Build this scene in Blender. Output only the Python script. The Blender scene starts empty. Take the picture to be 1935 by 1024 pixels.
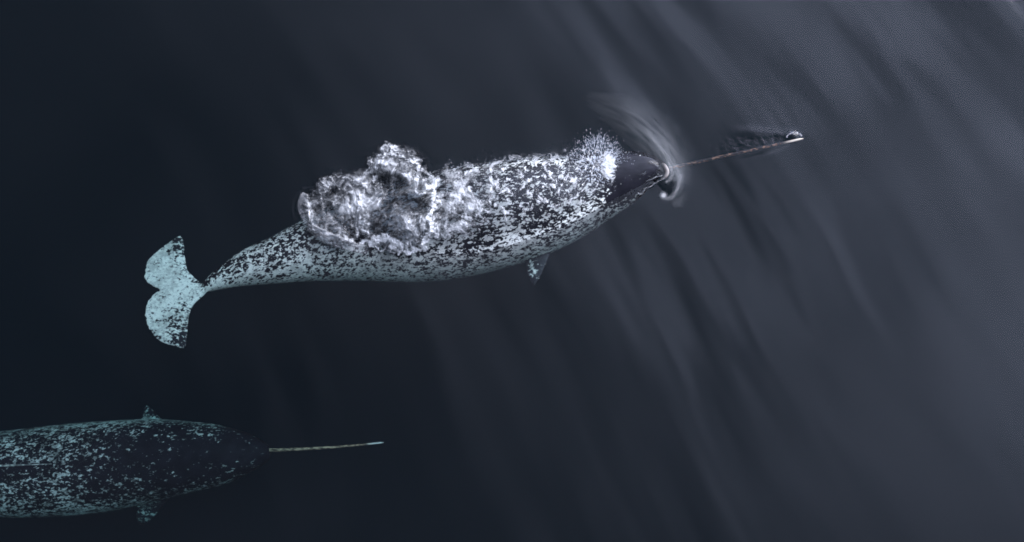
import bpy, math, random
import numpy as np
from mathutils import Vector, Matrix

# ------------------------------------------------------------------ camera
scn = bpy.context.scene
COL = scn.collection
PW, PH = 1935.0, 1024.0
LENS, SENSOR = 30.0, 36.0
TILT = math.radians(13.0)
DIST = 7.6
cam_d = bpy.data.cameras.new('camera')
cam_d.lens = LENS; cam_d.sensor_width = SENSOR; cam_d.clip_start = 0.05; cam_d.clip_end = 6000
cam = bpy.data.objects.new('camera', cam_d); COL.objects.link(cam)
CAM = Vector((0, -DIST*math.sin(TILT), DIST*math.cos(TILT)))
cam.location = CAM
cam.rotation_euler = (TILT, 0, 0)
scn.camera = cam

# ------------------------------------------------------------------ sky and sun
CLOUD_SUN, CLOUD_BASE = 66.0, 3.4
SUN_EL, SUN_AZ = math.radians(26), math.radians(50)    # azimuth clockwise from +Y (picture up)
sdir = Vector((math.sin(SUN_AZ)*math.cos(SUN_EL), math.cos(SUN_AZ)*math.cos(SUN_EL), math.sin(SUN_EL)))
w = bpy.data.worlds.new('World'); scn.world = w; w.use_nodes = True
nt = w.node_tree; nt.nodes.clear()
def wn(t, **k):
    q = nt.nodes.new(t)
    for a_, v_ in k.items(): setattr(q, a_, v_)
    return q
def wm(op, a_, b_=0.0):
    q = wn('ShaderNodeMath', operation=op)
    for i_, v_ in enumerate((a_, b_)):
        if hasattr(v_, 'links'): nt.links.new(v_, q.inputs[i_])
        else: q.inputs[i_].default_value = v_
    return q.outputs[0]
sky = wn('ShaderNodeTexSky'); sky.sky_type = 'NISHITA'; sky.sun_disc = False
sky.sun_elevation = SUN_EL; sky.sun_rotation = SUN_AZ
sky.air_density = 1.0; sky.dust_density = 1.0; sky.ozone_density = 1.0
# thin overcast: forward scattering makes the cloud brightest round the veiled sun
tc = wn('ShaderNodeTexCoord'); nrm_ = wn('ShaderNodeVectorMath', operation='NORMALIZE'); nt.links.new(tc.outputs['Generated'], nrm_.inputs[0])
dot = wn('ShaderNodeVectorMath', operation='DOT_PRODUCT'); nt.links.new(nrm_.outputs[0], dot.inputs[0]); dot.inputs[1].default_value = sdir
lobe = wm('POWER', wm('MULTIPLY_ADD', dot.outputs['Value'], .5), 8.0)
lobe.node.inputs[0].links[0].from_node.inputs[2].default_value = .5
cn = wn('ShaderNodeTexNoise'); nt.links.new(nrm_.outputs[0], cn.inputs['Vector']); cn.inputs['Scale'].default_value = 3.2
cn.inputs['Detail'].default_value = 4; cn.inputs['Distortion'].default_value = .4
mr = wn('ShaderNodeMapRange'); nt.links.new(cn.outputs['Fac'], mr.inputs[0])
for i_, v_ in enumerate((.3, .7, .62, 1.25)): mr.inputs[i_+1].default_value = v_
bright = wm('MULTIPLY', wm('ADD', wm('MULTIPLY', lobe, CLOUD_SUN), CLOUD_BASE), mr.outputs[0])
cc = wn('ShaderNodeVectorMath', operation='SCALE'); cc.inputs[0].default_value = (.77, .86, 1.18); nt.links.new(bright, cc.inputs['Scale'])
mx = wn('ShaderNodeMix', data_type='RGBA'); mx.inputs[0].default_value = .85
nt.links.new(sky.outputs[0], mx.inputs[6]); nt.links.new(cc.outputs[0], mx.inputs[7])
bg = wn('ShaderNodeBackground'); bg.inputs['Strength'].default_value = 0.10
wo = wn('ShaderNodeOutputWorld')
nt.links.new(mx.outputs[2], bg.inputs['Color'])
nt.links.new(bg.outputs[0], wo.inputs['Surface'])
sd = bpy.data.lights.new('sun', 'SUN'); sd.energy = 1.35; sd.angle = math.radians(26); sd.color = (1, .97, .92)
sun = bpy.data.objects.new('sun', sd); COL.objects.link(sun)
sun.rotation_euler = sdir.to_track_quat('Z', 'Y').to_euler(); sun.location = sdir*20
vs = scn.view_settings
scn.display_settings.display_device = 'sRGB'
vs.view_transform = 'Standard'; vs.look = 'None'; vs.gamma = 1; vs.use_curve_mapping = False; vs.exposure = 0.42
cy = scn.cycles
cy.max_bounces = 8; cy.transparent_max_bounces = 16; cy.volume_bounces = 1
cy.diffuse_bounces = 3; cy.glossy_bounces = 3
cy.filter_width = 1.7; cy.use_denoising = True; cy.use_adaptive_sampling = False

# ------------------------------------------------------------------ maths helpers
def W(px, py, z=0.0):
    """picture pixel -> the place at height z seen there"""
    px = np.asarray(px, float); py = np.asarray(py, float); z = np.asarray(z, float)
    k = SENSOR/LENS/PW
    a = (px-PW/2)*k; b = -(py-PH/2)*k
    c, s = math.cos(TILT), math.sin(TILT)
    dx = a; dy = b*c + s; dz = b*s - c
    t = (z-CAM.z)/dz
    return np.stack([CAM.x+dx*t, CAM.y+dy*t, CAM.z+dz*t], -1)

def to_px(x, y, z):
    x, y, z = x-CAM.x, y-CAM.y, z-CAM.z
    c, s = math.cos(TILT), math.sin(TILT)
    cxx = x; cyy = y*c + z*s; czz = -y*s + z*c
    k = SENSOR/LENS/PW
    return PW/2 + cxx/(-czz)/k, PH/2 - cyy/(-czz)/k

def W1(px, py, z=0.0):
    return Vector(W(px, py, z))

_rs = np.random.RandomState(11)
_P = _rs.permutation(256); _P = np.concatenate([_P, _P, _P])
_A = _rs.rand(256)*2*math.pi
_GX, _GY = np.cos(_A), np.sin(_A)
def perlin(x, y, seed=0):
    x = np.asarray(x, float); y = np.asarray(y, float)
    xi = np.floor(x).astype(int); yi = np.floor(y).astype(int)
    xf, yf = x-xi, y-yi
    u = xf**3*(xf*(xf*6-15)+10); v = yf**3*(yf*(yf*6-15)+10)
    def g(ix, iy, fx, fy):
        h = _P[(_P[(ix+seed*37) & 255] + iy + seed*91) & 255]
        return _GX[h]*fx + _GY[h]*fy
    a = g(xi, yi, xf, yf); b = g(xi+1, yi, xf-1, yf)
    c = g(xi, yi+1, xf, yf-1); d = g(xi+1, yi+1, xf-1, yf-1)
    return ((a+(b-a)*u) + ((c+(d-c)*u)-(a+(b-a)*u))*v)*1.5
def fbm(x, y, oct=4, seed=0, gain=.5, lac=2.03):
    s = 0; a = 1; n = 0
    for i in range(oct):
        s = s + a*perlin(x, y, seed+i); n += a
        a *= gain; x = x*lac+5.3; y = y*lac+1.7
    return s/n*1.3
def ridged(x, y, oct=4, seed=0, gain=.55):
    s = 0; a = 1; n = 0
    for i in range(oct):
        s = s + a*(1-np.minimum(np.abs(perlin(x, y, seed+i))*2.2, 1)); n += a
        a *= gain; x = x*2.1+3.1; y = y*2.1+7.7
    return s/n
def sstep(a, b, x):
    t = np.clip((x-a)/(b-a), 0, 1); return t*t*(3-2*t)
def catmull(pts, n):
    p = np.asarray(pts, float)
    p = np.vstack([2*p[0]-p[1], p, 2*p[-1]-p[-2]])
    m = len(p)-3
    t = np.linspace(0, m-1e-9, n); i = t.astype(int); f = (t-i)[:, None]
    a, b, c, d = p[i], p[i+1], p[i+2], p[i+3]
    return .5*(2*b + (c-a)*f + (2*a-5*b+4*c-d)*f**2 + (3*b-a-3*c+d)*f**3)
def poly_dist(X, Y, pts, n=60):
    """distance to a smooth curve, signed side, and position 0..1 along it"""
    q = catmull(pts, n)[:, :2]
    D = np.full(X.shape, 1e9); S = np.zeros(X.shape); T = np.zeros(X.shape)
    for i in range(n-1):
        ax, ay = q[i]; bx, by = q[i+1]-q[i]
        l2 = bx*bx+by*by+1e-12
        t = np.clip(((X-ax)*bx+(Y-ay)*by)/l2, 0, 1)
        dx = X-ax-t*bx; dy = Y-ay-t*by
        d = np.hypot(dx, dy); m = d < D
        D = np.where(m, d, D); S = np.where(m, np.sign(bx*dy-by*dx), S); T = np.where(m, (i+t)/(n-1), T)
    return D, S, T

# ------------------------------------------------------------------ object helpers
def tag(o, label=None, cat=None, group=None, kind=None):
    if label: o['label'] = label
    if cat: o['category'] = cat
    if group: o['group'] = group
    if kind: o['kind'] = kind
    return o
def link(name, me, mat=None, parent=None):
    o = bpy.data.objects.new(name, me); COL.objects.link(o)
    if mat: me.materials.append(mat)
    if parent is not None:
        o.parent = parent
        o.matrix_parent_inverse = Matrix.Translation(parent.location).inverted()
    return o
def empty(name, loc):
    o = bpy.data.objects.new(name, None); COL.objects.link(o); o.location = loc; return o
def mesh_np(name, V, F, smooth=True):
    me = bpy.data.meshes.new(name)
    V = np.asarray(V, np.float32); F = np.asarray(F, np.int32)
    k = F.shape[1]
    me.vertices.add(len(V)); me.vertices.foreach_set('co', V.ravel())
    me.loops.add(F.size); me.loops.foreach_set('vertex_index', F.ravel())
    me.polygons.add(len(F)); me.polygons.foreach_set('loop_start', np.arange(0, F.size, k, dtype=np.int32))
    me.update(calc_edges=True); me.validate()
    if smooth: me.polygons.foreach_set('use_smooth', np.ones(len(me.polygons), bool))
    return me
def attr(me, name, val):
    val = np.asarray(val, np.float32)
    if val.ndim == 1:
        a = me.attributes.new(name, 'FLOAT', 'POINT'); a.data.foreach_set('value', val)
    else:
        a = me.attributes.new(name, 'FLOAT_VECTOR', 'POINT'); a.data.foreach_set('vector', val.ravel())
def grid_faces(nx, ny):
    i = np.arange(nx-1)[None, :]; j = np.arange(ny-1)[:, None]
    a = (j*nx+i).ravel()
    return np.stack([a, a+1, a+nx+1, a+nx], -1)
def tube_mesh(name, C, R, seg=12, twist=None):
    """round tube along points C with radii R; both ends closed"""
    C = np.asarray(C, float); n = len(C)
    V = []; F = []
    for i in range(n):
        t = C[min(i+1, n-1)]-C[max(i-1, 0)]; t /= np.linalg.norm(t)+1e-12
        up = np.array([0, 0, 1.]) if abs(t[2]) < .9 else np.array([1., 0, 0])
        a = np.cross(up, t); a /= np.linalg.norm(a); b = np.cross(t, a)
        for k in range(seg):
            th = 2*math.pi*k/seg
            r = R[i]*(twist(i, th) if twist else 1)
            V.append(C[i]+r*(math.cos(th)*a+math.sin(th)*b))
    for i in range(n-1):
        for k in range(seg):
            F.append((i*seg+k, i*seg+(k+1) % seg, (i+1)*seg+(k+1) % seg, (i+1)*seg+k))
    base = len(V); V += [C[0], C[-1]]
    for k in range(seg):
        F.append((base, (k+1) % seg, k, k)); F.append((base+1, (n-1)*seg+k, (n-1)*seg+(k+1) % seg, (n-1)*seg+(k+1) % seg))
    me = bpy.data.meshes.new(name)
    me.from_pydata([tuple(v) for v in V], [], [tuple(dict.fromkeys(f)) for f in F])
    for p in me.polygons: p.use_smooth = True
    return me

class NT:
    def __init__(s, name):
        s.m = bpy.data.materials.new(name); s.m.use_nodes = True; s.t = s.m.node_tree; s.t.nodes.clear()
        s.out = s.t.nodes.new('ShaderNodeOutputMaterial')
    def n(s, typ, props=None, **inp):
        q = s.t.nodes.new(typ)
        for k, v in (props or {}).items(): setattr(q, k, v)
        for k, v in inp.items():
            k = k.replace('_', ' ')
            if k.isdigit(): k = int(k)
            s.set(q.inputs[k], v)
        return q
    def set(s, sock, v):
        if hasattr(v, 'is_linked') or hasattr(v, 'links'): s.t.links.new(v, sock)
        elif hasattr(v, 'outputs'): s.t.links.new(v.outputs[0], sock)
        else: sock.default_value = v
    def math(s, op, a, b=0.0, c=0.0, clamp=False):
        q = s.n('ShaderNodeMath', {'operation': op, 'use_clamp': clamp})
        s.set(q.inputs[0], a); s.set(q.inputs[1], b); s.set(q.inputs[2], c); return q.outputs[0]
    def attr(s, name): return s.n('ShaderNodeAttribute', {'attribute_name': name})
    def mixc(s, f, a, b):
        q = s.n('ShaderNodeMix', {'data_type': 'RGBA'})
        s.set(q.inputs[0], f); s.set(q.inputs[6], a); s.set(q.inputs[7], b); return q.outputs[2]
    def mixs(s, f, a, b):
        q = s.n('ShaderNodeMixShader'); s.set(q.inputs[0], f); s.set(q.inputs[1], a); s.set(q.inputs[2], b); return q.outputs[0]
    def range(s, v, a, b, c=0.0, d=1.0, smooth=True):
        q = s.n('ShaderNodeMapRange', {'interpolation_type': 'SMOOTHSTEP' if smooth else 'LINEAR'})
        s.set(q.inputs[0], v); s.set(q.inputs[1], a); s.set(q.inputs[2], b); s.set(q.inputs[3], c); s.set(q.inputs[4], d)
        return q.outputs[0]
    def noise(s, vec, scale, detail=3, rough=.5, dist=0):
        q = s.n('ShaderNodeTexNoise', {'noise_dimensions': '3D'}, Scale=scale, Detail=detail, Roughness=rough, Distortion=dist)
        s.set(q.inputs['Vector'], vec); return q.outputs['Fac']
    def vec(s, v, scale):
        q = s.n('ShaderNodeMapping'); s.set(q.inputs['Vector'], v); q.inputs['Scale'].default_value = scale; return q.outputs[0]

# ------------------------------------------------------------------ the big narwhal's plan (picture outline, paired upper / lower edge)
A_PAIRS = [(386,534, 393,552), (404,517, 408,549), (430,497, 436,544), (470,470, 478,539), (530,443, 542,534), (600,408, 615,531), (680,372, 700,530), (770,342, 792,531),
           (850,322, 882,521), (930,311, 962,502), (1000,302, 1036,477), (1060,297, 1092,449), (1110,292, 1142,418),
           (1160,288, 1182,391), (1198,287, 1212,368), (1226,294, 1234,350), (1246,305, 1250,338), (1258,318, 1258,329)]
A_Z = [-.36, -.36, -.36, -.36, -.37, -.42, -.43, -.40, -.34, -.31, -.29, -.27, -.24, -.19, -.15, -.11, -.08, -.06]
B_PAIRS = [(-392,868, -392,884), (-372,862, -372,889), (-330,854, -330,898), (-270,843, -270,913), (-200,834, -200,930), (-120,826, -120,950), (-60,822, -60,965), (0,815, 4,976),
           (100,804, 104,976), (190,796, 196,968), (280,792, 288,949), (350,796, 358,932),
           (410,804, 420,918), (452,815, 462,900), (484,828, 489,885), (502,838, 505,873), (511,847, 512,863)]
B_Z = [-.95, -.93, -.91, -.89, -.87, -.85, -.83, -.82, -.82, -.81, -.8, -.79, -.77, -.75, -.72, -.70, -.69]

class Plan:
    def __init__(s, pairs, zs, hf, n=90):
        p = np.array(pairs, float); z = np.array(zs)
        a = W(p[:, 0], p[:, 1], z); b = W(p[:, 2], p[:, 3], z)
        c = (a+b)/2; wd = np.linalg.norm((a-b)[:, :2], axis=1)/2
        q = catmull(np.column_stack([c, wd]), n)
        s.c = q[:, :3]; s.w = np.maximum(q[:, 3], .012)
        d = np.linalg.norm(np.diff(s.c, axis=0), axis=1); s.s = np.concatenate([[0], np.cumsum(d)]); s.L = s.s[-1]
        u = s.s/s.L
        s.h = s.w*(hf[0]+(1-hf[0]*0)*0 + (hf[1]-hf[0])*u)
        t = np.gradient(s.c[:, :2], axis=0); s.t = t/np.linalg.norm(t, axis=1)[:, None]
        s.nrm = np.column_stack([-s.t[:, 1], s.t[:, 0]])      # to the animal's left (picture up)
    def local(s, X, Y):
        """arc length along, sideways offset (left +), interpolated z, half width, half height"""
        D = np.full(X.shape, 1e9); S = np.zeros(X.shape); O = np.zeros(X.shape)
        Z = np.zeros(X.shape); Wd = np.zeros(X.shape); H = np.zeros(X.shape)
        for i in range(len(s.c)-1):
            a = s.c[i, :2]; v = s.c[i+1, :2]-a; l2 = v@v
            t0 = ((X-a[0])*v[0]+(Y-a[1])*v[1])/l2
            t = np.clip(t0, 0, 1)
            dx = X-a[0]-t*v[0]; dy = Y-a[1]-t*v[1]; d = np.hypot(dx, dy)
            m = d < D
            tt = np.clip(t0, -50, 50) if i in (0, len(s.c)-2) else t
            f = lambda q: q[i]+(q[i+1]-q[i])*t
            D = np.where(m, d, D); S = np.where(m, s.s[i]+(s.s[i+1]-s.s[i])*tt, S)
            O = np.where(m, -v[1]/math.sqrt(l2)*dx+v[0]/math.sqrt(l2)*dy, O)
            Z = np.where(m, f(s.c[:, 2]), Z); Wd = np.where(m, f(s.w), Wd); H = np.where(m, f(s.h), H)
        return S, O, Z, Wd, H, D
    def top(s, X, Y):
        S, O, Z, Wd, H, D = s.local(X, Y)
        return np.where(D < Wd, Z+H*np.sqrt(np.maximum(1-(D/Wd)**2, 0)), -9), S, O, D/Wd

planA = Plan(A_PAIRS, A_Z, (1.02, .98))
planB = Plan(B_PAIRS, B_Z, (1.0, .98))

# ------------------------------------------------------------------ sea
def axis_nodes(lo, hi, fine, step, step_fine, far):
    """grid coordinates: step inside lo..hi, step_fine inside the fine spans, growing steps out to far"""
    xs = [lo]
    while xs[-1] < hi:
        x = xs[-1]; st = step
        for a, b in fine:
            if a <= x <= b: st = step_fine
        xs.append(x+st)
    st = step
    up = [xs[-1]]
    while up[-1] < far: st *= 1.35; up.append(up[-1]+st)
    st = step
    dn = [xs[0]]
    while dn[-1] > -far: st *= 1.35; dn.append(dn[-1]-st)
    return np.array(dn[:0:-1]+xs+up[1:])

def sea_height(X, Y):
    PX, PY = to_px(X, Y, np.zeros_like(X))
    near = np.exp(-(np.hypot(X, Y)/9.0)**4)
    # long smooth swells, crests run from upper left to lower right of the picture
    ang = math.radians(-58)
    wx = .45*fbm(X*.13+3, Y*.13, 2, 3); wy = .45*fbm(X*.13, Y*.13+9, 2, 5)
    bend = .10*(PY-512)/512*sstep(700, 1500, PX)
    al = (X+wx)*math.cos(ang)+(Y+wy)*math.sin(ang)       # along the crest
    ac = -(X+wx)*math.sin(ang)+(Y+wy)*math.cos(ang)+bend*al*.5      # across
    patch = .35+1.1*sstep(-.35, .45, fbm(X*.33+11, Y*.33, 3, 6))
    rightw = (sstep(350, 1350, PX)*.62+.38)*(1+.85*sstep(550, 0, PY)*sstep(1100, 1700, PX))*(1-.38*sstep(420, 800, PY)*sstep(700, 1100, PX))
    h = .026*fbm(al*.13, ac*.62, 2, 21, .5)
    h += .0145*fbm(al*.34+7, ac*1.45, 2, 31, .5)*patch
    h += .0031*fbm(al*.8+7, ac*4.0, 2, 41, .5)*patch*(.4+.6*sstep(900, 1700, PX))
    h += .00008*fbm(X*2.2, Y*6.0, 3, 45, .6)
    h = h*rightw
    # bow wave curling off the snout
    for pts, r, a in BOW:
        d, sd, t = poly_dist(PX, PY, pts, 50)
        rr = r*(1.6-.9*t)*np.where(sd > 0, 2.1 if r > 20 else 1.2, 1.0)
        fade = sstep(0, .35, t)*(1-sstep(.70, .92, t))
        h = h + a*np.exp(-(d/rr)**2)*fade
    # ripples shed by the tusk, fine comb on its far side, one dark line on the near side
    d, sd, t = poly_dist(PX, PY, [(1505, 262), (1400, 288), (1270, 318)], 30)
    side = sd*d
    wedge = sstep(0, 3, side)*(1-sstep(6+36*t, 12+40*t, side))*sstep(.02, .1, t)*(1-sstep(.5, .78, t))
    comb = np.sin((PX*.8+side*.35+3*fbm(PX*.02, PY*.05, 2, 8))*.55)
    h = h + wedge*(.0005*comb+.0038*fbm(PX*.09, PY*.16, 2, 61))*1.3
    d2, sd2, t2 = poly_dist(PX, PY, [(1506, 257), (1460, 254), (1400, 250), (1350, 246)], 20)
    h = h + .011*np.exp(-(d2/(5+8*t2))**2)*(1-sstep(.5, 1, t2))*sstep(0, .1, t2)
    d3, sd3, t3 = poly_dist(PX, PY, [(1500, 266), (1460, 285), (1410, 300), (1370, 303)], 20)
    h = h - .005*np.exp(-(d3/3.5)**2)*(1-sstep(.4, 1, t3))
    d4 = np.hypot(PX-1497, (PY-258)*1.2)
    h = h + .016*np.exp(-(d4/13)**2)
    return h*near

BOW = [([(1040,150),(1120,190),(1195,228),(1248,282),(1270,325),(1264,362),(1252,370)], 30, .021),
       ([(1150,200),(1215,238),(1255,285),(1276,325),(1270,362),(1252,370)], 8, .0036),
       ([(1190,246),(1230,270),(1254,300),(1264,324),(1258,340)], 4.5, .0014),
       ([(1100,196),(1180,240),(1232,284),(1262,322),(1268,345)], 5, .0014),
       ([(1160,216),(1222,252),(1264,298),(1284,335),(1282,362),(1266,376)], 6, .0018)]

def build_sea():
    p0 = W(-60, PH+60); p1 = W(PW+60, -60)
    xl = min(W(-80, 1100)[0], W(-80, -60)[0]); xh = W(PW+80, -60)[0]
    yl = W(0, PH+60)[1]; yh = W(0, -60)[1]
    fx = (W(1130, 300)[0], W(1535, 260)[0]); fy = (W(0, 385)[1], W(0, 190)[1])
    xs = axis_nodes(xl, xh, [fx], .022, .0065, 900); ys = axis_nodes(yl, yh, [fy], .022, .0065, 900)
    X, Y = np.meshgrid(xs, ys)
    Z = sea_height(X, Y)
    nx, ny = len(xs), len(ys)
    V = np.stack([X.ravel(), Y.ravel(), Z.ravel()], -1)
    F = grid_faces(nx, ny)
    # sides and bottom, so that the water is a closed body
    deep = -80.0
    ring = list(range(nx))+[j*nx+nx-1 for j in range(1, ny)]+[(ny-1)*nx+i for i in range(nx-2, -1, -1)]+[j*nx for j in range(ny-2, 0, -1)]
    low = V[ring].copy(); low[:, 2] = deep
    b0 = len(V); V = np.vstack([V, low, [[0, 0, deep]]])
    m = len(ring); cidx = len(V)-1
    r = np.array(ring); k = np.arange(m); k2 = (k+1) % m
    side = np.stack([r[k2], r[k], b0+k, b0+k2], -1)
    F = np.vstack([F, side])
    me = bpy.data.meshes.new('sea_water')
    tri = [(b0+int(b), b0+int(a), cidx) for a, b in zip(k, k2)]
    tri = np.array(tri)
    # polygons of mixed size
    nq, nt_ = len(F), len(tri)
    loops = np.concatenate([F.ravel(), tri.ravel()]).astype(np.int32)
    starts = np.concatenate([np.arange(nq)*4, nq*4+np.arange(nt_)*3]).astype(np.int32)
    me.vertices.add(len(V)); me.vertices.foreach_set('co', V.astype(np.float32).ravel())
    me.loops.add(len(loops)); me.loops.foreach_set('vertex_index', loops)
    me.polygons.add(nq+nt_); me.polygons.foreach_set('loop_start', starts)
    me.update(calc_edges=True)
    sm = np.ones(nq+nt_, bool); sm[(nx-1)*(ny-1):] = False
    me.polygons.foreach_set('use_smooth', sm)
    m_ = NT('sea_water')
    geo = m_.n('ShaderNodeNewGeometry')
    pos = geo.outputs['Position']
    nz = m_.noise(m_.vec(pos, (1.2, 1.8, 1.0)), 9, 4, .55, .3)
    bump = m_.n('ShaderNodeBump', None, Strength=.02, Distance=.01, Height=nz)
    fr = m_.n('ShaderNodeFresnel', None, IOR=1.333); m_.set(fr.inputs['Normal'], bump)
    gl = m_.n('ShaderNodeBsdfGlossy', None, Roughness=.07); m_.set(gl.inputs['Normal'], bump)
    tr = m_.n('ShaderNodeBsdfTransparent')
    m_.t.links.new(m_.mixs(fr.outputs[0], tr.outputs[0], gl.outputs[0]), m_.out.inputs['Surface'])
    ab = m_.n('ShaderNodeVolumeAbsorption', None, Color=(.26, .77, .70, 1), Density=.78)
    sc = m_.n('ShaderNodeVolumeScatter', None, Color=(.46, .54, 1, 1), Density=.0135)
    ad = m_.n('ShaderNodeAddShader'); m_.set(ad.inputs[0], ab); m_.set(ad.inputs[1], sc)
    m_.t.links.new(ad.outputs[0], m_.out.inputs['Volume'])
    o = link('sea_water', me, m_.m)
    tag(o, 'calm dark blue grey sea with smooth slanting swells', None, None, 'structure')
    return o
sea = build_sea()

# ------------------------------------------------------------------ narwhals
def skin_material(name, pale, dark, rough=.16, soft_rng=(.76, 1.0), spec=.35):
    m = NT(name)
    sk = m.attr('skin_place').outputs['Vector']
    dk = m.attr('darkness').outputs['Fac']
    n1 = m.noise(m.vec(sk, (1, 1.3, 1)), 17, 2.6, .52, .5)
    n2 = m.noise(m.vec(sk, (.95, 1.4, 1)), 38, 1.8, .5, .6)
    n3 = m.noise(m.vec(sk, (1, 1, 1)), 3.0, 2, .5)
    nn = m.math('ADD', m.math('MULTIPLY', n1, .55), m.math('ADD', m.math('MULTIPLY', n2, .6), m.math('MULTIPLY', n3, .18)))
    # nn is about .66 in the mean; darkness 0 -> all pale, 1 -> all dark
    thr = m.range(dk, 0, 1.4, .545, .881, smooth=False)
    wid = m.math('MULTIPLY_ADD', m.attr('softness').outputs['Fac'], .06, .034)
    f = m.range(m.math('DIVIDE', m.math('SUBTRACT', nn, thr), wid), -1.0, 1.0)
    tone = m.noise(sk, 7, 3, .5)
    soft = m.noise(m.vec(sk, (1, 1.3, 1)), 30, 3, .6)
    lo_, hi_ = soft_rng
    pal = m.mixc(m.range(m.math('ADD', m.math('MULTIPLY', tone, .5), m.math('MULTIPLY', soft, .5)), .38, .58), (pale[0]*lo_, pale[1]*lo_, pale[2]*lo_, 1), (pale[0]*hi_, pale[1]*hi_, pale[2]*hi_, 1))
    drk = m.mixc(m.range(tone, .3, .7), (*dark, 1), (dark[0]*1.8, dark[1]*1.7, dark[2]*1.7, 1))
    col = m.mixc(f, drk, pal)
    bmp = m.n('ShaderNodeBump', None, Strength=.25, Distance=.01, Height=m.noise(m.vec(sk, (.7, 1.6, 1)), 24, 4, .6))
    b = m.n('ShaderNodeBsdfPrincipled', None, Base_Color=col, Roughness=rough, IOR=1.33, Specular_IOR_Level=spec)
    m.set(b.inputs['Normal'], bmp)
    m.t.links.new(b.outputs[0], m.out.inputs['Surface'])
    return m.m

def fin_faces(nst, nch):
    F = []
    ring = 2*(nch-1)
    for i in range(nst-1):
        for k in range(ring):
            F.append((i*ring+k, i*ring+(k+1) % ring, (i+1)*ring+(k+1) % ring, (i+1)*ring+k))
    return F, ring
def fin_verts(lead, trail, thick, nst=40, nch=12):
    """flat fin between a leading and a trailing edge (arrays of 3-D points root to tip)"""
    L = catmull(lead, nst); T = catmull(trail, nst)
    jag = fbm(np.arange(nst)*.8, np.arange(nst)*.13+thick[0]*90, 2, 97)*np.sin(np.linspace(0, math.pi, nst))**.5
    T = T+(T-L)*(jag*.05)[:, None]
    V = []
    for i in range(nst):
        th = thick[0]+(thick[1]-thick[0])*i/(nst-1)
        up = []; dn = []
        for k in range(nch):
            c = k/(nch-1); p = L[i]+(T[i]-L[i])*c
            t = th*(1.7*math.sqrt(c+.015)*(1-c)+.22)
            up.append(p+np.array([0, 0, t])); dn.append(p-np.array([0, 0, t]))
        V += up+dn[nch-2:0:-1]
    F, ring = fin_faces(nst, nch)
    n = len(V)
    F.append(tuple(range(ring-1, -1, -1))); F.append(tuple(range(n-ring, n)))
    return V, F

def narwhal_body(plan, fins, voxel, dark_fn, mat, parent, seg=48):
    V = []; F = []
    n = len(plan.c)
    for i in range(n):
        for k in range(seg):
            th = 2*math.pi*k/seg
            ct, st = math.cos(th), math.sin(th)
            r = plan.w[i]*ct; zz = plan.h[i]*st
            zz += plan.h[i]*.05*math.exp(-(ct/.10)**2)*(1 if st > 0 else 0)*sstep(.15, .3, plan.s[i]/plan.L)*(1-sstep(.55, .65, plan.s[i]/plan.L))
            V.append((plan.c[i, 0]+plan.nrm[i, 0]*r, plan.c[i, 1]+plan.nrm[i, 1]*r, plan.c[i, 2]+zz))
    for i in range(n-1):
        for k in range(seg):
            F.append((i*seg+k, (i+1)*seg+k, (i+1)*seg+(k+1) % seg, i*seg+(k+1) % seg))
    F.append(tuple(range(seg))); F.append(tuple(range(n*seg-1, (n-1)*seg-1, -1)))
    for lead, trail, thick in fins:
        v, f = fin_verts(lead, trail, thick)
        b = len(V); V += [tuple(p) for p in v]; F += [tuple(b+i for i in q) for q in f]
    me = bpy.data.meshes.new('raw'); me.from_pydata([tuple(v) for v in V], [], F)
    import bmesh
    bm = bmesh.new(); bm.from_mesh(me); bmesh.ops.recalc_face_normals(bm, faces=bm.faces); bm.to_mesh(me); bm.free()
    tmp = bpy.data.objects.new('raw', me); COL.objects.link(tmp)
    md = tmp.modifiers.new('r', 'REMESH'); md.mode = 'VOXEL'; md.voxel_size = voxel; md.adaptivity = 0
    sm = tmp.modifiers.new('s', 'SMOOTH'); sm.factor = .5; sm.iterations = 4
    dg = bpy.context.evaluated_depsgraph_get(); dg.update()
    res = bpy.data.meshes.new_from_object(tmp.evaluated_get(dg), depsgraph=dg)
    bpy.data.objects.remove(tmp); bpy.data.meshes.remove(me)
    res.name = 'body'
    co = np.empty(len(res.vertices)*3, np.float32); res.vertices.foreach_get('co', co); co = co.reshape(-1, 3).astype(float)
    res.polygons.foreach_set('use_smooth', np.ones(len(res.polygons), bool))
    S, O, Z, Wd, H, D = plan.local(co[:, 0], co[:, 1])
    ang = np.arctan2(O/Wd, (co[:, 2]-Z)/H)          # 0 on the back, + towards the left flank
    fin = sstep(1.0, 1.15, D/Wd)[:, None]
    place = np.column_stack([S, ang*Wd.clip(.05, 1), D*.2])
    attr(res, 'skin_place', np.where(fin > .5, co*np.array([1., 1., .3]), place))
    PX, PY = to_px(co[:, 0], co[:, 1], co[:, 2])
    attr(res, 'darkness', np.clip(dark_fn(PX, PY, S/plan.L, ang, D/Wd, O), 0, 1.4))
    attr(res, 'softness', np.maximum(np.clip((-.12-co[:, 2])/.7, 0, 1), .6*fin[:, 0]))
    return link('body', res, mat, parent)

def fin3(pts, z0, z1):
    n = len(pts)
    return np.array([W(p[0], p[1], z0+(z1-z0)*i/(n-1)) for i, p in enumerate(pts)])

def tusk_mesh(a, b, r0, r1, turns, n=170, seg=20, bow=0.0):
    a = np.array(a); b = np.array(b)
    t = np.linspace(0, 1, n)
    C = a+(b-a)*t[:, None]
    C[:, 1] += bow*np.sin(t*math.pi)
    R = r0+(r1-r0)*t
    R[-6:] *= np.linspace(1, .25, 6)
    return tube_mesh('tusk', C, R, seg, lambda i, th: 1-.20*(.5+.5*math.sin(3*th+2*math.pi*turns*i/n))**4*(1 if i < n*.86 else .15))

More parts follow.
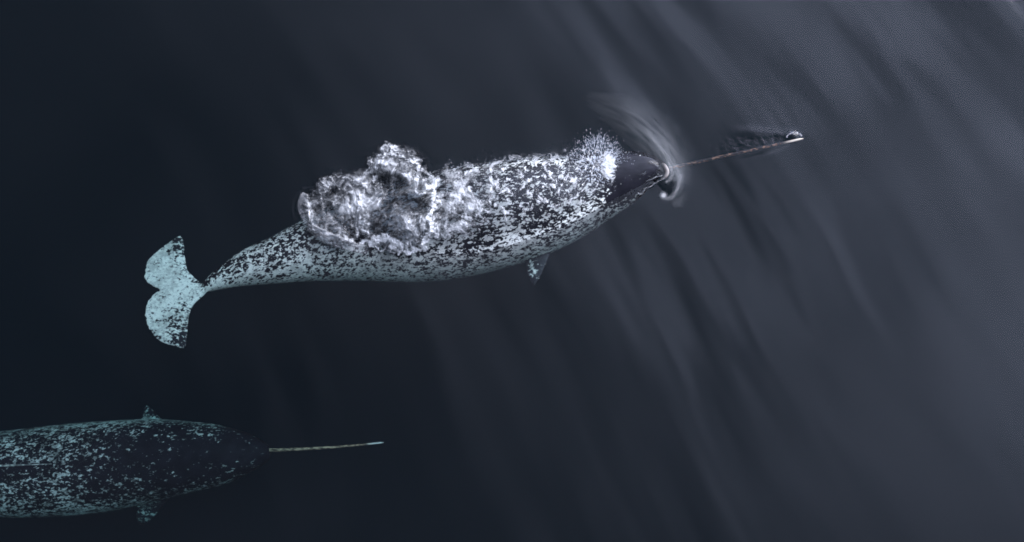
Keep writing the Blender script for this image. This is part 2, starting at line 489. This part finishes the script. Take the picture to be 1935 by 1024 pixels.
def tusk_material(name, groove, ridge, tip, p_base, p_tip, patchy=(.42, .60)):
    m = NT(name)
    geo = m.n('ShaderNodeNewGeometry')
    along = Vector(p_tip)-Vector(p_base)
    d = m.n('ShaderNodeVectorMath', {'operation': 'SUBTRACT'}); m.set(d.inputs[0], geo.outputs['Position']); d.inputs[1].default_value = p_base
    dp = m.n('ShaderNodeVectorMath', {'operation': 'DOT_PRODUCT'}); m.set(dp.inputs[0], d.outputs[0]); dp.inputs[1].default_value = along/along.length_squared
    t = dp.outputs['Value']
    n = m.noise(m.vec(geo.outputs['Position'], (18, 50, 50)), 1.2, 4, .65)
    c = m.mixc(m.range(n, *patchy), (*groove, 1), (*ridge, 1))
    c = m.mixc(m.range(t, .84, .93), c, (*tip, 1))
    b = m.n('ShaderNodeBsdfPrincipled', None, Base_Color=c, Roughness=.38)
    m.t.links.new(b.outputs[0], m.out.inputs['Surface'])
    return m.m

# --- the narwhal breaking the surface
skinA = skin_material('mottled_skin', (.95, .96, .86), (.008, .008, .011), .14, (.58, 1.0))
def darkA(PX, PY, u, ang, e, O):
    big = fbm(PX*.016, PY*.022, 3, 90)
    back = np.exp(-((ang-.15)/.62)**2)
    d = .40 + .27*back + .10*big
    d = d-.13*sstep(-1.15, -1.5, ang)                      # belly edge nearly white
    d = d+.10*sstep(.35, .6, u)
    d = d+.25*sstep(.7, 1.1, ang)
    head = sstep(.78, .87, u+.02*big+.025*np.clip(ang, -1.5, 1))
    d = np.maximum(d, head*(1.30-.66*sstep(-.75, -1.3, ang)*(1-sstep(.90, .96, u))))
    # flukes: white, speckled towards the leading edges and tips
    fl = 1-sstep(-.02, .06, u)
    lead = sstep(310, 352, PX+.16*np.abs(PY-548))
    tipm = sstep(45, 105, np.abs(PY-548)+12*big)
    df = -.22+.60*lead*(.55+.45*sstep(10, 40, np.abs(PY-548)))+.50*tipm
    df = np.maximum(df, .8*np.exp(-(((PX-326)/12)**2+((PY-606)/10)**2)))
    d = d*(1-fl)+df*fl
    d = np.maximum(d, .85*np.exp(-(((PX-393+.9*(540-PY))/20)**2+((PY-534)/12)**2)))
    # flipper: dark with one white flash
    fp = (PY > 455) & (PX > 985) & (PX < 1066) & (e > 1.0)
    d = np.where(fp, 1.16-.66*np.exp(-(((PX-1009)/9)**2+((PY-506)/14)**2))-.25*np.exp(-((PX-1000-.3*(512-PY))/4)**2), d)
    return d
rootA = empty('narwhal', Vector(planA.c[45]))
tag(rootA, 'large black and white mottled narwhal breaking the surface, white water over its back', 'narwhal', 'narwhals swimming at the sea surface')
ZF = -.33
finsA = [
  (fin3([(398,540),(376,530),(360,515),(353,497),(351,475),(348,455),(343,446)], -.36, ZF-.06), fin3([(322,548),(300,547),(280,538),(270,516),(279,492),(304,467),(338,445)], -.36, ZF-.06), (.034, .012)),
  (fin3([(398,544),(388,558),(370,575),(360,597),(357,622),(355,642),(352,656)], -.36, ZF-.03), fin3([(322,546),(301,549),(281,563),(273,590),(280,618),(302,645),(344,659)], -.36, ZF-.03), (.034, .012)),
  (fin3([(1052,450),(1043,474),(1034,498),(1024,520),(1012,538)], -.30, -.26), fin3([(1000,470),(994,492),(992,510),(998,526),(1007,541)], -.30, -.26), (.035, .014)),
  (fin3([(1000,370),(1000,355),(990,340),(980,326)], -.45, -.80), fin3([(948,372),(946,356),(948,340),(965,326)], -.45, -.80), (.035, .014)),
]
narwhal_body(planA, finsA, .0105, darkA, skinA, rootA)
ta, tb = W(1250, 321, -.10), W(1518, 261.5, .016)
tmA = tusk_material('ivory', (.022, .018, .018), (.42, .23, .13), (.80, .70, .56), tuple(ta), tuple(tb), (.545, .61))
link('tusk', tusk_mesh(ta, tb, .017, .0095, 16), tmA, rootA)
lipm = NT('lip_skin'); lb = lipm.n('ShaderNodeBsdfPrincipled', None, Base_Color=(.36, .31, .27, 1), Roughness=.3)
lipm.t.links.new(lb.outputs[0], lipm.out.inputs['Surface'])
lc = np.array([W(x, y, z) for x, y, z in [(1246,309,-.03), (1254,311,.0), (1259,318,.012), (1261,326,.012), (1257,334,.004), (1250,338,-.03)]])
lc = catmull(lc, 30)
link('upper_lip', tube_mesh('upper_lip', lc, .014*np.sin(np.linspace(.3, math.pi-.3, 30))+.004, 10), lipm.m, rootA)

# --- the narwhal under water
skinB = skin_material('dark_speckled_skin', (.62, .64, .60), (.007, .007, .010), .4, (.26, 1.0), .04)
def darkB(PX, PY, u, ang, e, O):
    big = fbm(PX*.014, PY*.02, 3, 95)
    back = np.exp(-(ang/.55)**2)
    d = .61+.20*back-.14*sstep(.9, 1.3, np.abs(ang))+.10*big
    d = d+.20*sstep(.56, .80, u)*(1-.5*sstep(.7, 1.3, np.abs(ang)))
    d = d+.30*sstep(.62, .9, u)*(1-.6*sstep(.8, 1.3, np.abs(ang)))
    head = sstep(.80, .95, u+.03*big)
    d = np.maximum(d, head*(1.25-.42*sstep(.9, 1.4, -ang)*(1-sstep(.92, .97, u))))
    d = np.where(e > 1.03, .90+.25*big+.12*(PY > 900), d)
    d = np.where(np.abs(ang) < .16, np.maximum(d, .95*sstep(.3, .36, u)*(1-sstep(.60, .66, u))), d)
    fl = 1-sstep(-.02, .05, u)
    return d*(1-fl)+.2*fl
rootB = empty('narwhal', Vector(planB.c[45]))
tag(rootB, 'dark narwhal with pale specks gliding wholly under water in the lower left corner', 'narwhal', 'narwhals swimming at the sea surface')
finsB = [
  (fin3([(-385,872),(-405,858),(-420,830),(-428,800),(-435,780)], -.95, -1.0), fin3([(-460,875),(-482,870),(-495,845),(-480,810),(-442,780)], -.95, -1.0), (.034, .012)),
  (fin3([(-385,880),(-405,894),(-420,922),(-428,952),(-435,972)], -.95, -1.0), fin3([(-460,877),(-482,882),(-495,907),(-480,942),(-442,972)], -.95, -1.0), (.034, .012)),
  (fin3([(322,815),(311,797),(298,783),(284,769),(279,766)], -.82, -.86), fin3([(262,815),(266,797),(269,784),(272,773),(276,766)], -.82, -.86), (.035, .012)),
  (fin3([(330,925),(318,945),(302,966),(282,986),(272,993)], -.82, -.95), fin3([(262,930),(262,950),(256,970),(258,986),(266,993)], -.82, -.95), (.035, .012)),
]
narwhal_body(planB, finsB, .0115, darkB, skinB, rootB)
ta, tb = W(500, 851, -.68), W(725, 836, -.46)
tmB = tusk_material('yellowed_ivory', (.07, .045, .03), (.62, .44, .29), (.85, .85, .78), tuple(ta), tuple(tb))
link('tusk', tusk_mesh(ta, tb, .0165, .007, 11, bow=-.012), tmB, rootB)
rm = NT('scarred_ridge'); rn = rm.noise(rm.n('ShaderNodeTexCoord').outputs['Object'], 30, 3)
rb = rm.n('ShaderNodeBsdfPrincipled', None, Base_Color=rm.mixc(rm.range(rn, .35, .6), (.10, .10, .10, 1), (.70, .70, .64, 1)), Roughness=.4)
rm.t.links.new(rb.outputs[0], rm.out.inputs['Surface'])
XR = np.linspace(-115, 98, 60); rp = []
for x in XR:
    y = 880-(x-0)*.035
    p = W(x, y, -.45)
    for _ in range(4):
        zt = float(planB.top(np.array([p[0]]), np.array([p[1]]))[0][0]); p = W(x, y, zt+.014)
    rp.append(p)
link('dorsal_ridge', tube_mesh('dorsal_ridge', np.array(rp), .008*np.sin(np.linspace(.25, math.pi-.05, 60))**.7, 8), rm.m, rootB)


# ------------------------------------------------------------------ white water on the big narwhal's back
def blob(PX, PY, cx, cy, rx, ry, rot=0):
    c, s = math.cos(math.radians(rot)), math.sin(math.radians(rot))
    x, y = PX-cx, PY-cy
    return np.hypot((x*c+y*s)/rx, (-x*s+y*c)/ry)

def curve_line(PX, PY, pts, width, warp=0, seed=0, freq=.05):
    wx = warp*fbm(PX*freq, PY*freq, 3, seed); wy = warp*fbm(PX*freq+9, PY*freq+4, 3, seed+3)
    d, sd, t = poly_dist(PX+wx, PY+wy, pts, 40)
    return np.exp(-(d/width)**2), d*sd, t

def build_churn():
    xs = np.arange(536, 1262, .8); ys = np.arange(236, 506, .8)
    PX, PY = np.meshgrid(xs, ys)
    zz = np.full(PX.shape, .03)
    for _ in range(3):
        P = W(PX, PY, zz); X, Y = P[..., 0], P[..., 1]
        zb, S, O, e = planA.top(X, Y)
        zz = np.maximum(zb, 0)*.5+zz*.5
    # domain warp for all turbulent detail
    qx = PX+16*fbm(PX*.018, PY*.018, 3, 1)+2.5*fbm(PX*.06, PY*.06, 2, 4)
    qy = PY+16*fbm(PX*.018+40, PY*.018, 3, 2)+2.5*fbm(PX*.06, PY*.06+30, 2, 5)
    edge = 9*fbm(PX*.035, PY*.035, 4, 7)+3.5*fbm(PX*.15, PY*.15, 2, 9)
    # where the water stands: the collapsed dome (three lumps) and the washed back in front of it
    d1 = (blob(PX, PY, 637, 398, 66, 72, 0)-1)*66
    d2 = (blob(PX, PY, 748, 322, 58, 56, 0)-1)*56
    d3 = (blob(PX, PY, 752, 395, 82, 86, 0)-1)*80
    d4 = (blob(PX, PY, 690, 380, 70, 66, 0)-1)*66
    dome = np.minimum(np.minimum(d1, d2), np.minimum(d3, d4))+edge
    Dm = 1-sstep(-13, 6, dome)
    upper, _, _ = poly_dist(PX, PY, [(800,345),(850,318),(900,316),(950,300),(1000,302),(1060,293),(1110,285),(1165,300)], 40)
    us = poly_dist(PX, PY, [(800,345),(850,318),(900,316),(950,300),(1000,302),(1060,293),(1110,285),(1165,300)], 40)
    ls = poly_dist(PX, PY, [(770,490),(830,474),(890,460),(960,446),(1030,420),(1095,390),(1150,352),(1175,318)], 40)
    dback = np.maximum(-us[0]*us[1], ls[0]*ls[1])           # > 0 outside
    bx = sstep(790, 835, PX)*(1-sstep(1150, 1168, PX))
    Bk = (1-sstep(-14, 13, dback+1.4*edge))*bx
    Bhard = (1-sstep(-4, 4, dback+edge))*bx
    lo = ls[0]*ls[1]
    # ---------------- foam
    rg1 = ridged(qx*.028, qy*.028, 4, 12, .6); rg2 = ridged(qx*.06+5, qy*.06, 4, 15, .6)
    fb1 = fbm(qx*.02, qy*.02, 4, 18); fb2 = fbm(qx*.085, qy*.085, 4, 22, .6)
    fine = fbm(qx*.22, qy*.22, 3, 25, .6)
    mid = fbm(qx*.05, qy*.06, 5, 27, .62)
    bx_ = PX+7*fbm(PX*.02, PY*.02, 2, 81); by_ = PY+7*fbm(PX*.02+7, PY*.02, 2, 82)
    # dome: dark water with torn white threads
    inside = np.clip(-dome/60, 0, 1)
    Fd = .60*sstep(.60, .95, rg1+.30*fb2+.18*fine)*(.45+.55*sstep(-.1, .5, fb1+.2))+.40*sstep(.05, .75, fb2+.35*fb1)+.35*sstep(.1, .7, mid+.25*fine)*sstep(-.2, .4, fb1)
    rimz = np.exp(-((dome+9)/9)**2)
    Fd = Fd*.85+.22*rimz*sstep(-.3, .5, fb2+fine*.5)
    dark_hole = np.maximum(np.exp(-blob(PX, PY, 742, 345, 30, 17, 10)**4), .8*np.exp(-blob(PX, PY, 645, 358, 30, 16, -10)**4))
    dark_hole = np.maximum(dark_hole, .5*np.exp(-blob(PX, PY, 778, 388, 30, 22, 0)**4))
    gray = np.exp(-blob(PX, PY, 645, 410, 36, 26)**4)
    Fd = Fd*(1-.6*dark_hole)*(1-.6*gray)+gray*(.20+.22*fbm(PX*.02, PY*.2, 3, 44))
    silt = np.exp(-blob(PX, PY, 700, 385, 28, 40)**4)
    Fd = Fd+silt*.14
    Fd = Fd*(.30+.75*sstep(.0, .45, fb1+.25*rimz))*.8+(.15+.20*np.clip(.6+1.2*fb1, 0, 1.6)+.30*np.clip(.35+mid+.25*fine, 0, 1.2)**1.5)*(1-.42*dark_hole)
    F = Fd*Dm
    roll = np.zeros_like(PX)
    for pts, wd, wp, amt, sd in [
        ([(826,335),(820,362),(816,400),(816,432)], 5.6, 10, 1.25, 51),
        ([(826,430),(812,446),(790,470),(765,470),(742,462),(722,450),(700,458),(684,456)], 6.2, 13, 1.25, 52),
        ([(700,462),(735,472),(775,474),(800,458)], 4.6, 14, 1.1, 53),
        ([(686,345),(680,370),(679,395),(686,420),(694,446)], 5.4, 12, .95, 54),
        ([(600,372),(618,345),(645,334),(672,338),(700,330),(715,345)], 6.0, 14, .7, 55),
        ([(708,318),(722,300),(745,290),(768,297),(788,312),(800,326),(826,336)], 6.5, 14, 1.15, 56),
        ([(735,280),(752,288),(775,292),(790,310)], 3.5, 10, .7, 57),
        ([(640,385),(625,390),(612,398)], 5, 8, .7, 58),
        ([(773,474),(780,490)], 2.2, 4, .8, 59)]:
        g, _, t = curve_line(PX, PY, pts, wd*(1.0 if sd in (51, 52) else .75), wp, sd)
        g2, _, _ = curve_line(PX, PY, pts, wd*2.6, wp*1.8, sd)
        brk = (.55+.70*sstep(-.4, .4, fine+fb2*.7))*(1.0 if sd in (51, 52) else .45+.5*sstep(-.2, .3, mid))
        F = np.maximum(F, g*amt*brk); F = F+.13*g2*amt*sstep(-.2, .6, fb2)
        roll = np.maximum(roll, g)
    # the washed back: grey froth thinning forwards into skin with white flecks
    zoneB = sstep(1010, 850, PX)
    fl = fbm(bx_*.045, by_*.055, 5, 30, .60)
    Fb = .56+.62*fl+.30*fb1
    Fb = sstep(-.05, 1.10, Fb+.10*fine)*.84
    st = fbm((bx_*.93-by_*.36)*.062, (bx_*.36+by_*.93)*.042, 5, 34, .58)
    Fc = sstep(.10, .62, st+.14*fine)*.95
    flecks = sstep(.26, .56, fbm((bx_*.93-by_*.36)*.075, (bx_*.36+by_*.93)*.055, 4, 37, .56)+.12*fb1)
    Fc = np.maximum(Fc*.82, flecks*1.0)*(1-sstep(1090, 1140, PX))
    dens = (1-.8*sstep(-38, 4, lo+1.2*edge))
    Fk = (Fb*zoneB+Fc*(1-.5*zoneB)+.10*(1-zoneB)*(.5+fl))*Bk*dens
    lumps = sstep(.68, .95, ridged(qx*.045, qy*.045, 2, 38))*np.exp(-(us[0]/14)**2)*(PX > 828)
    Fk = np.maximum(Fk, .6*lumps*bx*(.6+.4*fine))
    clump = np.exp(-(np.minimum(us[0]*us[1]-3, us[0]*us[1]*.5)/13)**2)*bx*(PX > 826)*(1-sstep(1060, 1090, PX))
    Fk = np.maximum(Fk, clump*sstep(-.05, .55, fbm(qx*.05, qy*.05, 3, 88, .5)+.08*fine)*.7)
    # strands of blown water below the spout
    sp = blob(PX, PY, 1092, 345, 46, 52, 20)
    sx = (PX*.95+PY*.30); sy = (-PX*.30+PY*.95)
    strand = ridged((sx+5*fbm(PX*.05, PY*.05, 2, 70))*.065, sy*.022, 3, 71, .6)
    Fs = sstep(.55, .92, strand+.15*fine)*(1-sstep(.7, 1.15, sp+.2*fb2))
    Fk = np.maximum(Fk, Fs)
    Fk = np.maximum(Fk, .22*(1-sstep(.75, 1.05, sp+.2*fb2)))
    rx_, ry_ = PX-1126+4*fb1, PY-316+4*fb2
    th_ = np.arctan2(ry_, rx_); rr_ = np.hypot(rx_, ry_)
    net = np.maximum(ridged(th_*2.6, rr_*.035, 3, 73, .6), ridged(qx*.075, qy*.075, 3, 76, .6)*.96)
    core = blob(PX, PY, 1116, 304, 44, 36, 0)
    cm = 1-sstep(.65, 1.15, core+.35*fb2+.12*fine)
    webs = cm*(.16+.84*sstep(.52, .90, net+.10*fine))
    Fk = np.maximum(Fk*(1-.8*cm), webs)
    hot = blob(PX, PY, 1149, 311, 13, 28, 0)-.35*fbm(th_*5, rr_*.02, 2, 84)
    Fk = np.maximum(Fk, 1.0*(1-sstep(.35, 1.5, hot+.5*fine+.45*fb2))*(.72+.5*net))
    F = np.maximum(F, Fk)
    # glints on the wet head painted as white foam flecks, and thin white rills
    for pts, wd, am in [([(1220,342),(1238,335),(1252,331)], 2.2, .9), ([(1205,368),(1232,350),(1253,337)], 2.4, .85), ([(1166,290),(1198,288),(1225,293)], 1.6, .35),
                        ([(1178,300),(1190,297)], 2.4, .7), ([(1228,304),(1240,311),(1249,319)], 2.2, .7), ([(1212,328),(1219,327)], 3.2, .55), ([(1188,342),(1193,340)], 2.6, .45),
                        ([(1165,316),(1172,315)], 1.5, .6), ([(1150,346),(1160,345)], 3.2, .7), ([(1160,362),(1164,352)], 2.4, .6), ([(1185,368),(1194,360)], 3.5, .4)]:
        g, _, _ = curve_line(PX, PY, pts, wd*.7, 3.5, 80, .12)
        F = np.maximum(F, am*.8*g*(.7+.5*fine))
    # the smooth lip of water on the tail side
    g1_, sd1, t1 = curve_line(PX, PY, [(577,364),(572,380),(573,398),(580,418),(588,430)], 1.0, 2, 60, .03)
    g2_, sd2, t2 = curve_line(PX, PY, [(585,428),(602,440),(624,451),(650,461),(680,470),(715,474)], 1.0, 2, 60, .03)
    lip1 = 1-sstep(.75, 1.05, np.abs(sd1)/(2+9.5*np.sin(np.clip(t1*1.02+.12, 0, 1)*math.pi)**.8))
    lip2 = (1-sstep(.7, 1.05, np.abs(sd2)/(4+9*np.sin(np.clip(t2*.8+.12, 0, 1)*math.pi)**.7)))*(1-sstep(.75, 1, t2))
    lip1 = lip1*sstep(.0, .03, t1)*(1-sstep(.97, 1, t1)); lip2 = lip2*sstep(0, .03, t2)
    lipm_ = np.maximum(lip1, lip2)
    band = np.where(lip1 > lip2, sd1, sd2)
    F = F*(1-lipm_)+lipm_*(.42+.16*fbm(PX*.04, PY*.04, 3, 62)+.14*fbm(t2*6, sd2*.28, 3, 64)+.10*fine+.10*sstep(2, 8, -band))
    ring_, _, tr_ = curve_line(PX, PY, [(600,352),(572,358),(556,380),(556,408),(572,430)], 2.2, 2, 63)
    F = np.maximum(F, .16*ring_)
    F = np.clip(F, 0, 1)
    film = np.clip(np.maximum(np.maximum(Dm, Bk), np.clip(lipm_, 0, 1)), 0, 1)
    film = np.maximum(film, np.clip(F*1.5, 0, 1))
    # ---------------- relief
    base = np.maximum(zb, sea_height(X, Y))
    soft = np.maximum(zb, -.02)
    h = .10*Dm*np.clip(inside*1.6, 0, 1)**.6*(1-.5*dark_hole)
    h = h+.05*Dm*fb1+.004*film*fb2+.010*roll+.05*lipm_
    h = h+Bk*(.012*fl+.009*st)+.003*np.clip(F, 0, 1)
    dam = np.maximum(Dm*.9, .30*zoneB*Bk)
    depth = np.clip(Dm*.9+.45*zoneB*Bk*dens, 0, 1)
    Z = np.maximum(base, soft)+.022*sstep(.01, .5, film)+.002+np.maximum(h, 0)*1.0
    V = np.stack([X, Y, Z], -1)
    # keep the picture place of every point while it is lifted
    t_ = W(PX.ravel(), PY.ravel(), Z.ravel())
    V = t_
    ny, nx = PX.shape
    Fq = grid_faces(nx, ny)[:, ::-1]
    keep = film.ravel() > .01
    fk = keep[Fq].any(1)
    Fq = Fq[fk]
    used = np.unique(Fq); remap = np.full(len(V), -1); remap[used] = np.arange(len(used))
    me = mesh_np('churned_water', V[used], remap[Fq])
    attr(me, 'foam', F.ravel()[used]); attr(me, 'film', film.ravel()[used]); attr(me, 'murk', depth.ravel()[used])
    m = NT('churned_water')
    fo = m.attr('foam').outputs['Fac']; fi = m.attr('film').outputs['Fac']; mu = m.attr('murk').outputs['Fac']
    pos = m.n('ShaderNodeNewGeometry').outputs['Position']
    nz = m.noise(pos, 60, 4, .6, .6)
    f2 = m.range(m.math('ADD', fo, m.math('MULTIPLY', m.math('SUBTRACT', nz, .5), .5)), .12, 1.18)
    f2 = m.math('MULTIPLY', f2, m.range(fo, .0, .12))
    bmp = m.n('ShaderNodeBump', None, Strength=.12, Distance=.02, Height=nz)
    fr = m.n('ShaderNodeFresnel', None, IOR=1.333); m.set(fr.inputs['Normal'], bmp)
    gl = m.n('ShaderNodeBsdfGlossy', None, Roughness=.12); m.set(gl.inputs['Normal'], bmp)
    tcol = m.mixc(mu, (1, 1, 1, 1), (.24, .28, .33, 1))
    tr = m.n('ShaderNodeBsdfTransparent', None, Color=tcol)
    wat = m.mixs(m.math('MULTIPLY', fr.outputs[0], fi), tr.outputs[0], gl.outputs[0])
    fb = m.n('ShaderNodeBsdfPrincipled', None, Base_Color=(.68, .67, .64, 1), Roughness=.35); m.set(fb.inputs['Normal'], bmp)
    m.t.links.new(m.mixs(f2, wat, fb.outputs[0]), m.out.inputs['Surface'])
    o = link('churned_water', me, m.m)
    tag(o, 'torn white and grey churned water washing over the large narwhal\'s back', 'white water', None, 'thing')
    return o
build_churn()

# ------------------------------------------------------------------ aerated bow wave wrapping round the snout
def build_bow():
    xs = np.arange(1030, 1312, 1.0); ys = np.arange(120, 402, 1.0)
    PX, PY = np.meshgrid(xs, ys)
    P = W(PX, PY, 0.01); X, Y = P[..., 0], P[..., 1]
    F = np.zeros_like(PX)
    for pts, wd, am, sd in [([(1050,165),(1125,190),(1195,224),(1248,272),(1274,322),(1272,345)], 25, .13, 1), ([(1130,196),(1200,232),(1243,273),(1265,310),(1268,336),(1256,346)], 4.2, .34, 2),
                            ([(1160,208),(1222,248),(1262,292),(1283,334),(1280,360),(1266,374),(1253,371)], 5.0, .32, 3), ([(1200,232),(1236,262),(1258,294)], 2.2, .22, 4),
                            ([(1283,345),(1284,372),(1274,392)], 12, .06, 5)]:
        wx = 3*fbm(PX*.03, PY*.03, 2, sd+100)
        d, sg, t = poly_dist(PX+wx, PY+wx, pts, 60)
        streak = .6+.7*fbm(t*7, d*sg*(.9 if wd < 10 else .16), 3, sd+110)
        g = am*np.exp(-(d/(wd*(.55+.6*np.sin(np.clip(t, 0, 1)*math.pi))))**2)*.85*sstep(.05, .62, t)*(1-sstep(.94, 1, t))*np.clip(streak, .1, 2)
        F = np.maximum(F, g)+.35*np.minimum(F, g)
    F = np.maximum(F, .6*np.exp(-((PX-1254)**2+(PY-369)**2)/22.0))
    zb = planA.top(X, Y)[0]
    F = F*(1-sstep(-.02, .03, zb-sea_height(X, Y)))
    Z = sea_height(X, Y)+.005
    V = W(PX.ravel(), PY.ravel(), Z.ravel())
    Fq = grid_faces(len(xs), len(ys))[:, ::-1]
    Fq = Fq[(F.ravel() > .006)[Fq].any(1)]
    used = np.unique(Fq); remap = np.full(len(V), -1); remap[used] = np.arange(len(used))
    me = mesh_np('bow_wave', V[used], remap[Fq])
    attr(me, 'foam', F.ravel()[used])
    m = NT('aerated_water')
    b = m.n('ShaderNodeBsdfPrincipled', None, Base_Color=(.74, .73, .69, 1), Roughness=.4)
    m.t.links.new(m.mixs(m.attr('foam').outputs['Fac'], m.n('ShaderNodeBsdfTransparent').outputs[0], b.outputs[0]), m.out.inputs['Surface'])
    o = link('bow_wave', me, m.m)
    tag(o, 'pale curved bow wave wrapping round the large narwhal\'s snout', 'bow wave', None, 'thing')
build_bow()

# ------------------------------------------------------------------ the blow: a burst of spray behind the dark head
def white_water(name, rough=.25):
    m = NT(name)
    n = m.noise(m.n('ShaderNodeNewGeometry').outputs['Position'], 90, 3)
    c = m.mixc(m.range(n, .3, .7), (.70, .75, .82, 1), (.92, .94, .96, 1))
    b = m.n('ShaderNodeBsdfPrincipled', None, Base_Color=c, Roughness=rough, Transmission_Weight=.0)
    m.t.links.new(b.outputs[0], m.out.inputs['Surface'])
    return m.m
WHITE = white_water('white_spray')

def slivers(items):
    """tapered water threads and drops: (start, end, radius) -> four-sided spindles"""
    V = []; F = []
    for a, b, r in items:
        a = np.asarray(a); b = np.asarray(b)
        t = b-a; l = np.linalg.norm(t)+1e-9; t = t/l
        u = np.cross(t, [0, 0, 1.] if abs(t[2]) < .9 else [1., 0, 0]); u /= np.linalg.norm(u); v = np.cross(t, u)
        k = len(V)
        V.append(a)
        for q, f in ((.3, 1.0), (.62, .8)):
            c = a+(b-a)*q
            V += [c+r*f*u, c+r*f*v, c-r*f*u, c-r*f*v]
        V.append(b)
        for i in range(4):
            j = (i+1) % 4
            F += [(k, k+1+j, k+1+i, k+1+i), (k+1+i, k+1+j, k+5+j, k+5+i), (k+5+i, k+5+j, k+9, k+9)]
    return V, F
def poly_mesh(name, V, F):
    me = bpy.data.meshes.new(name)
    me.from_pydata([tuple(map(float, v)) for v in V], [], [tuple(dict.fromkeys(f)) for f in F])
    for p in me.polygons: p.use_smooth = True
    return me

def build_blow():
    rnd = np.random.RandomState(5)
    zc = float(planA.top(*[np.array([q]) for q in W(1128, 322, 0)[:2]])[0][0])
    org = W(1126, 318, zc-.03)
    it = []
    def thread(px, py, z, ang, el, ln, r):
        a = W(px, py, z)
        d = np.array([math.cos(ang)*math.cos(el), math.sin(ang)*math.cos(el), math.sin(el)])
        it.append((a, a+d*ln, r))
    # threads thrown outwards from the blowhole, longest towards the far side
    tuft = lambda an: .5+.5*math.sin(an*7+1.3)*math.sin(an*17+.4)
    for _ in range(520):
        an = rnd.uniform(math.radians(-20), math.radians(168))
        if rnd.rand() > (.25+.75*tuft(an))*(1 if an < 1.7 else .55): continue
        el = rnd.uniform(.1, .55)
        d = np.array([math.cos(an)*math.cos(el), math.sin(an)*math.cos(el), math.sin(el)])
        far = max(math.sin(an), 0)
        r0 = rnd.uniform(.12, .21)+.05*far; r1 = r0+rnd.uniform(.015, .13)*(.3+.9*far)
        lim = .155+.20*far*(.55+.45*tuft(an))
        if r1 > lim+.03: continue
        j = rnd.normal(0, .012, 3)
        q0 = org+d*r0+j; q1 = org+d*r1+j*1.6+np.array([0, 0, -.02]); u_ = 0.0
        while u_ < .95:
            l_ = rnd.uniform(.08, .42); k_ = u_+l_
            wob = rnd.normal(0, .004, 3)
            it.append((q0+(q1-q0)*u_+wob, q0+(q1-q0)*min(k_, 1)+wob, abs(rnd.normal(.0006, .0006))+.00035))
            u_ = k_+rnd.uniform(.04, .22)
    # thick short ligaments torn off the core
    for _ in range(130):
        an = rnd.uniform(0, 2*math.pi); q = rnd.uniform(.02, .16)
        p = org+np.array([math.cos(an)*q, math.sin(an)*q, rnd.uniform(.05, .14)])
        d = np.array([math.cos(an)+rnd.normal(0, .5), math.sin(an)+rnd.normal(0, .5), rnd.normal(.3, .4)]); d /= np.linalg.norm(d)
        it.append((p, p+d*rnd.uniform(.015, .05), rnd.uniform(.0015, .0035)))
    # free drops
    for _ in range(750):
        an = rnd.uniform(math.radians(5), math.radians(175)); q = abs(rnd.normal(.22, .06)); el = rnd.uniform(.1, .6)
        p = org+np.array([math.cos(an)*math.cos(el), math.sin(an)*math.cos(el), math.sin(el)])*q
        dd = (p-org)/np.linalg.norm(p-org)
        s_ = rnd.uniform(.0015, .004)
        it.append((p, p+dd*s_*2.2, s_*.5))
    # drops along the far edge of the back
    for _ in range(110):
        x = rnd.uniform(835, 1085); y = 318-(x-835)*.105-abs(rnd.normal(0, 7))+4
        p = W(x, y, rnd.uniform(.0, .10)); s_ = rnd.uniform(.002, .006)
        it.append((p, p+np.array([rnd.normal(0, 1), rnd.normal(0, 1), .5])*s_, s_*.5))
    V, F = slivers(it)
    t = empty('spray_burst', Vector(org))
    tag(t, 'white burst of fine spray just behind the narwhal\'s dark head', 'spray')
    o = link('thread', poly_mesh('thread', V, F), WHITE, t); o['kind'] = 'stuff'
build_blow()

# ------------------------------------------------------------------ broken water at the tip of the tusk
def build_tip():
    rnd = np.random.RandomState(9)
    it = []
    arc = catmull([W(1486,259,.03), W(1492,253,.04), W(1500,250,.045), W(1508,252,.04), W(1515,256,.03)], 40)
    for i in range(39):
        if i in (2, 3, 6, 9, 10, 13, 17, 21, 22, 23, 27, 29, 30, 31, 32, 33, 34): continue
        it.append((arc[i], arc[i+1]+(arc[i+1]-arc[i])*.6, rnd.uniform(.002, .0065)))
    for _ in range(30):
        p = arc[rnd.randint(40)]+rnd.normal(0, .006, 3); it.append((p, p+rnd.normal(0, .005, 3), rnd.uniform(.0015, .003)))
    V, F = slivers(it)
    o = link('tip_splash', poly_mesh('tip_splash', V, F), WHITE)
    tag(o, 'tiny arc of white drops where the tusk tip cuts the water', 'splash', None, 'thing')
build_tip()
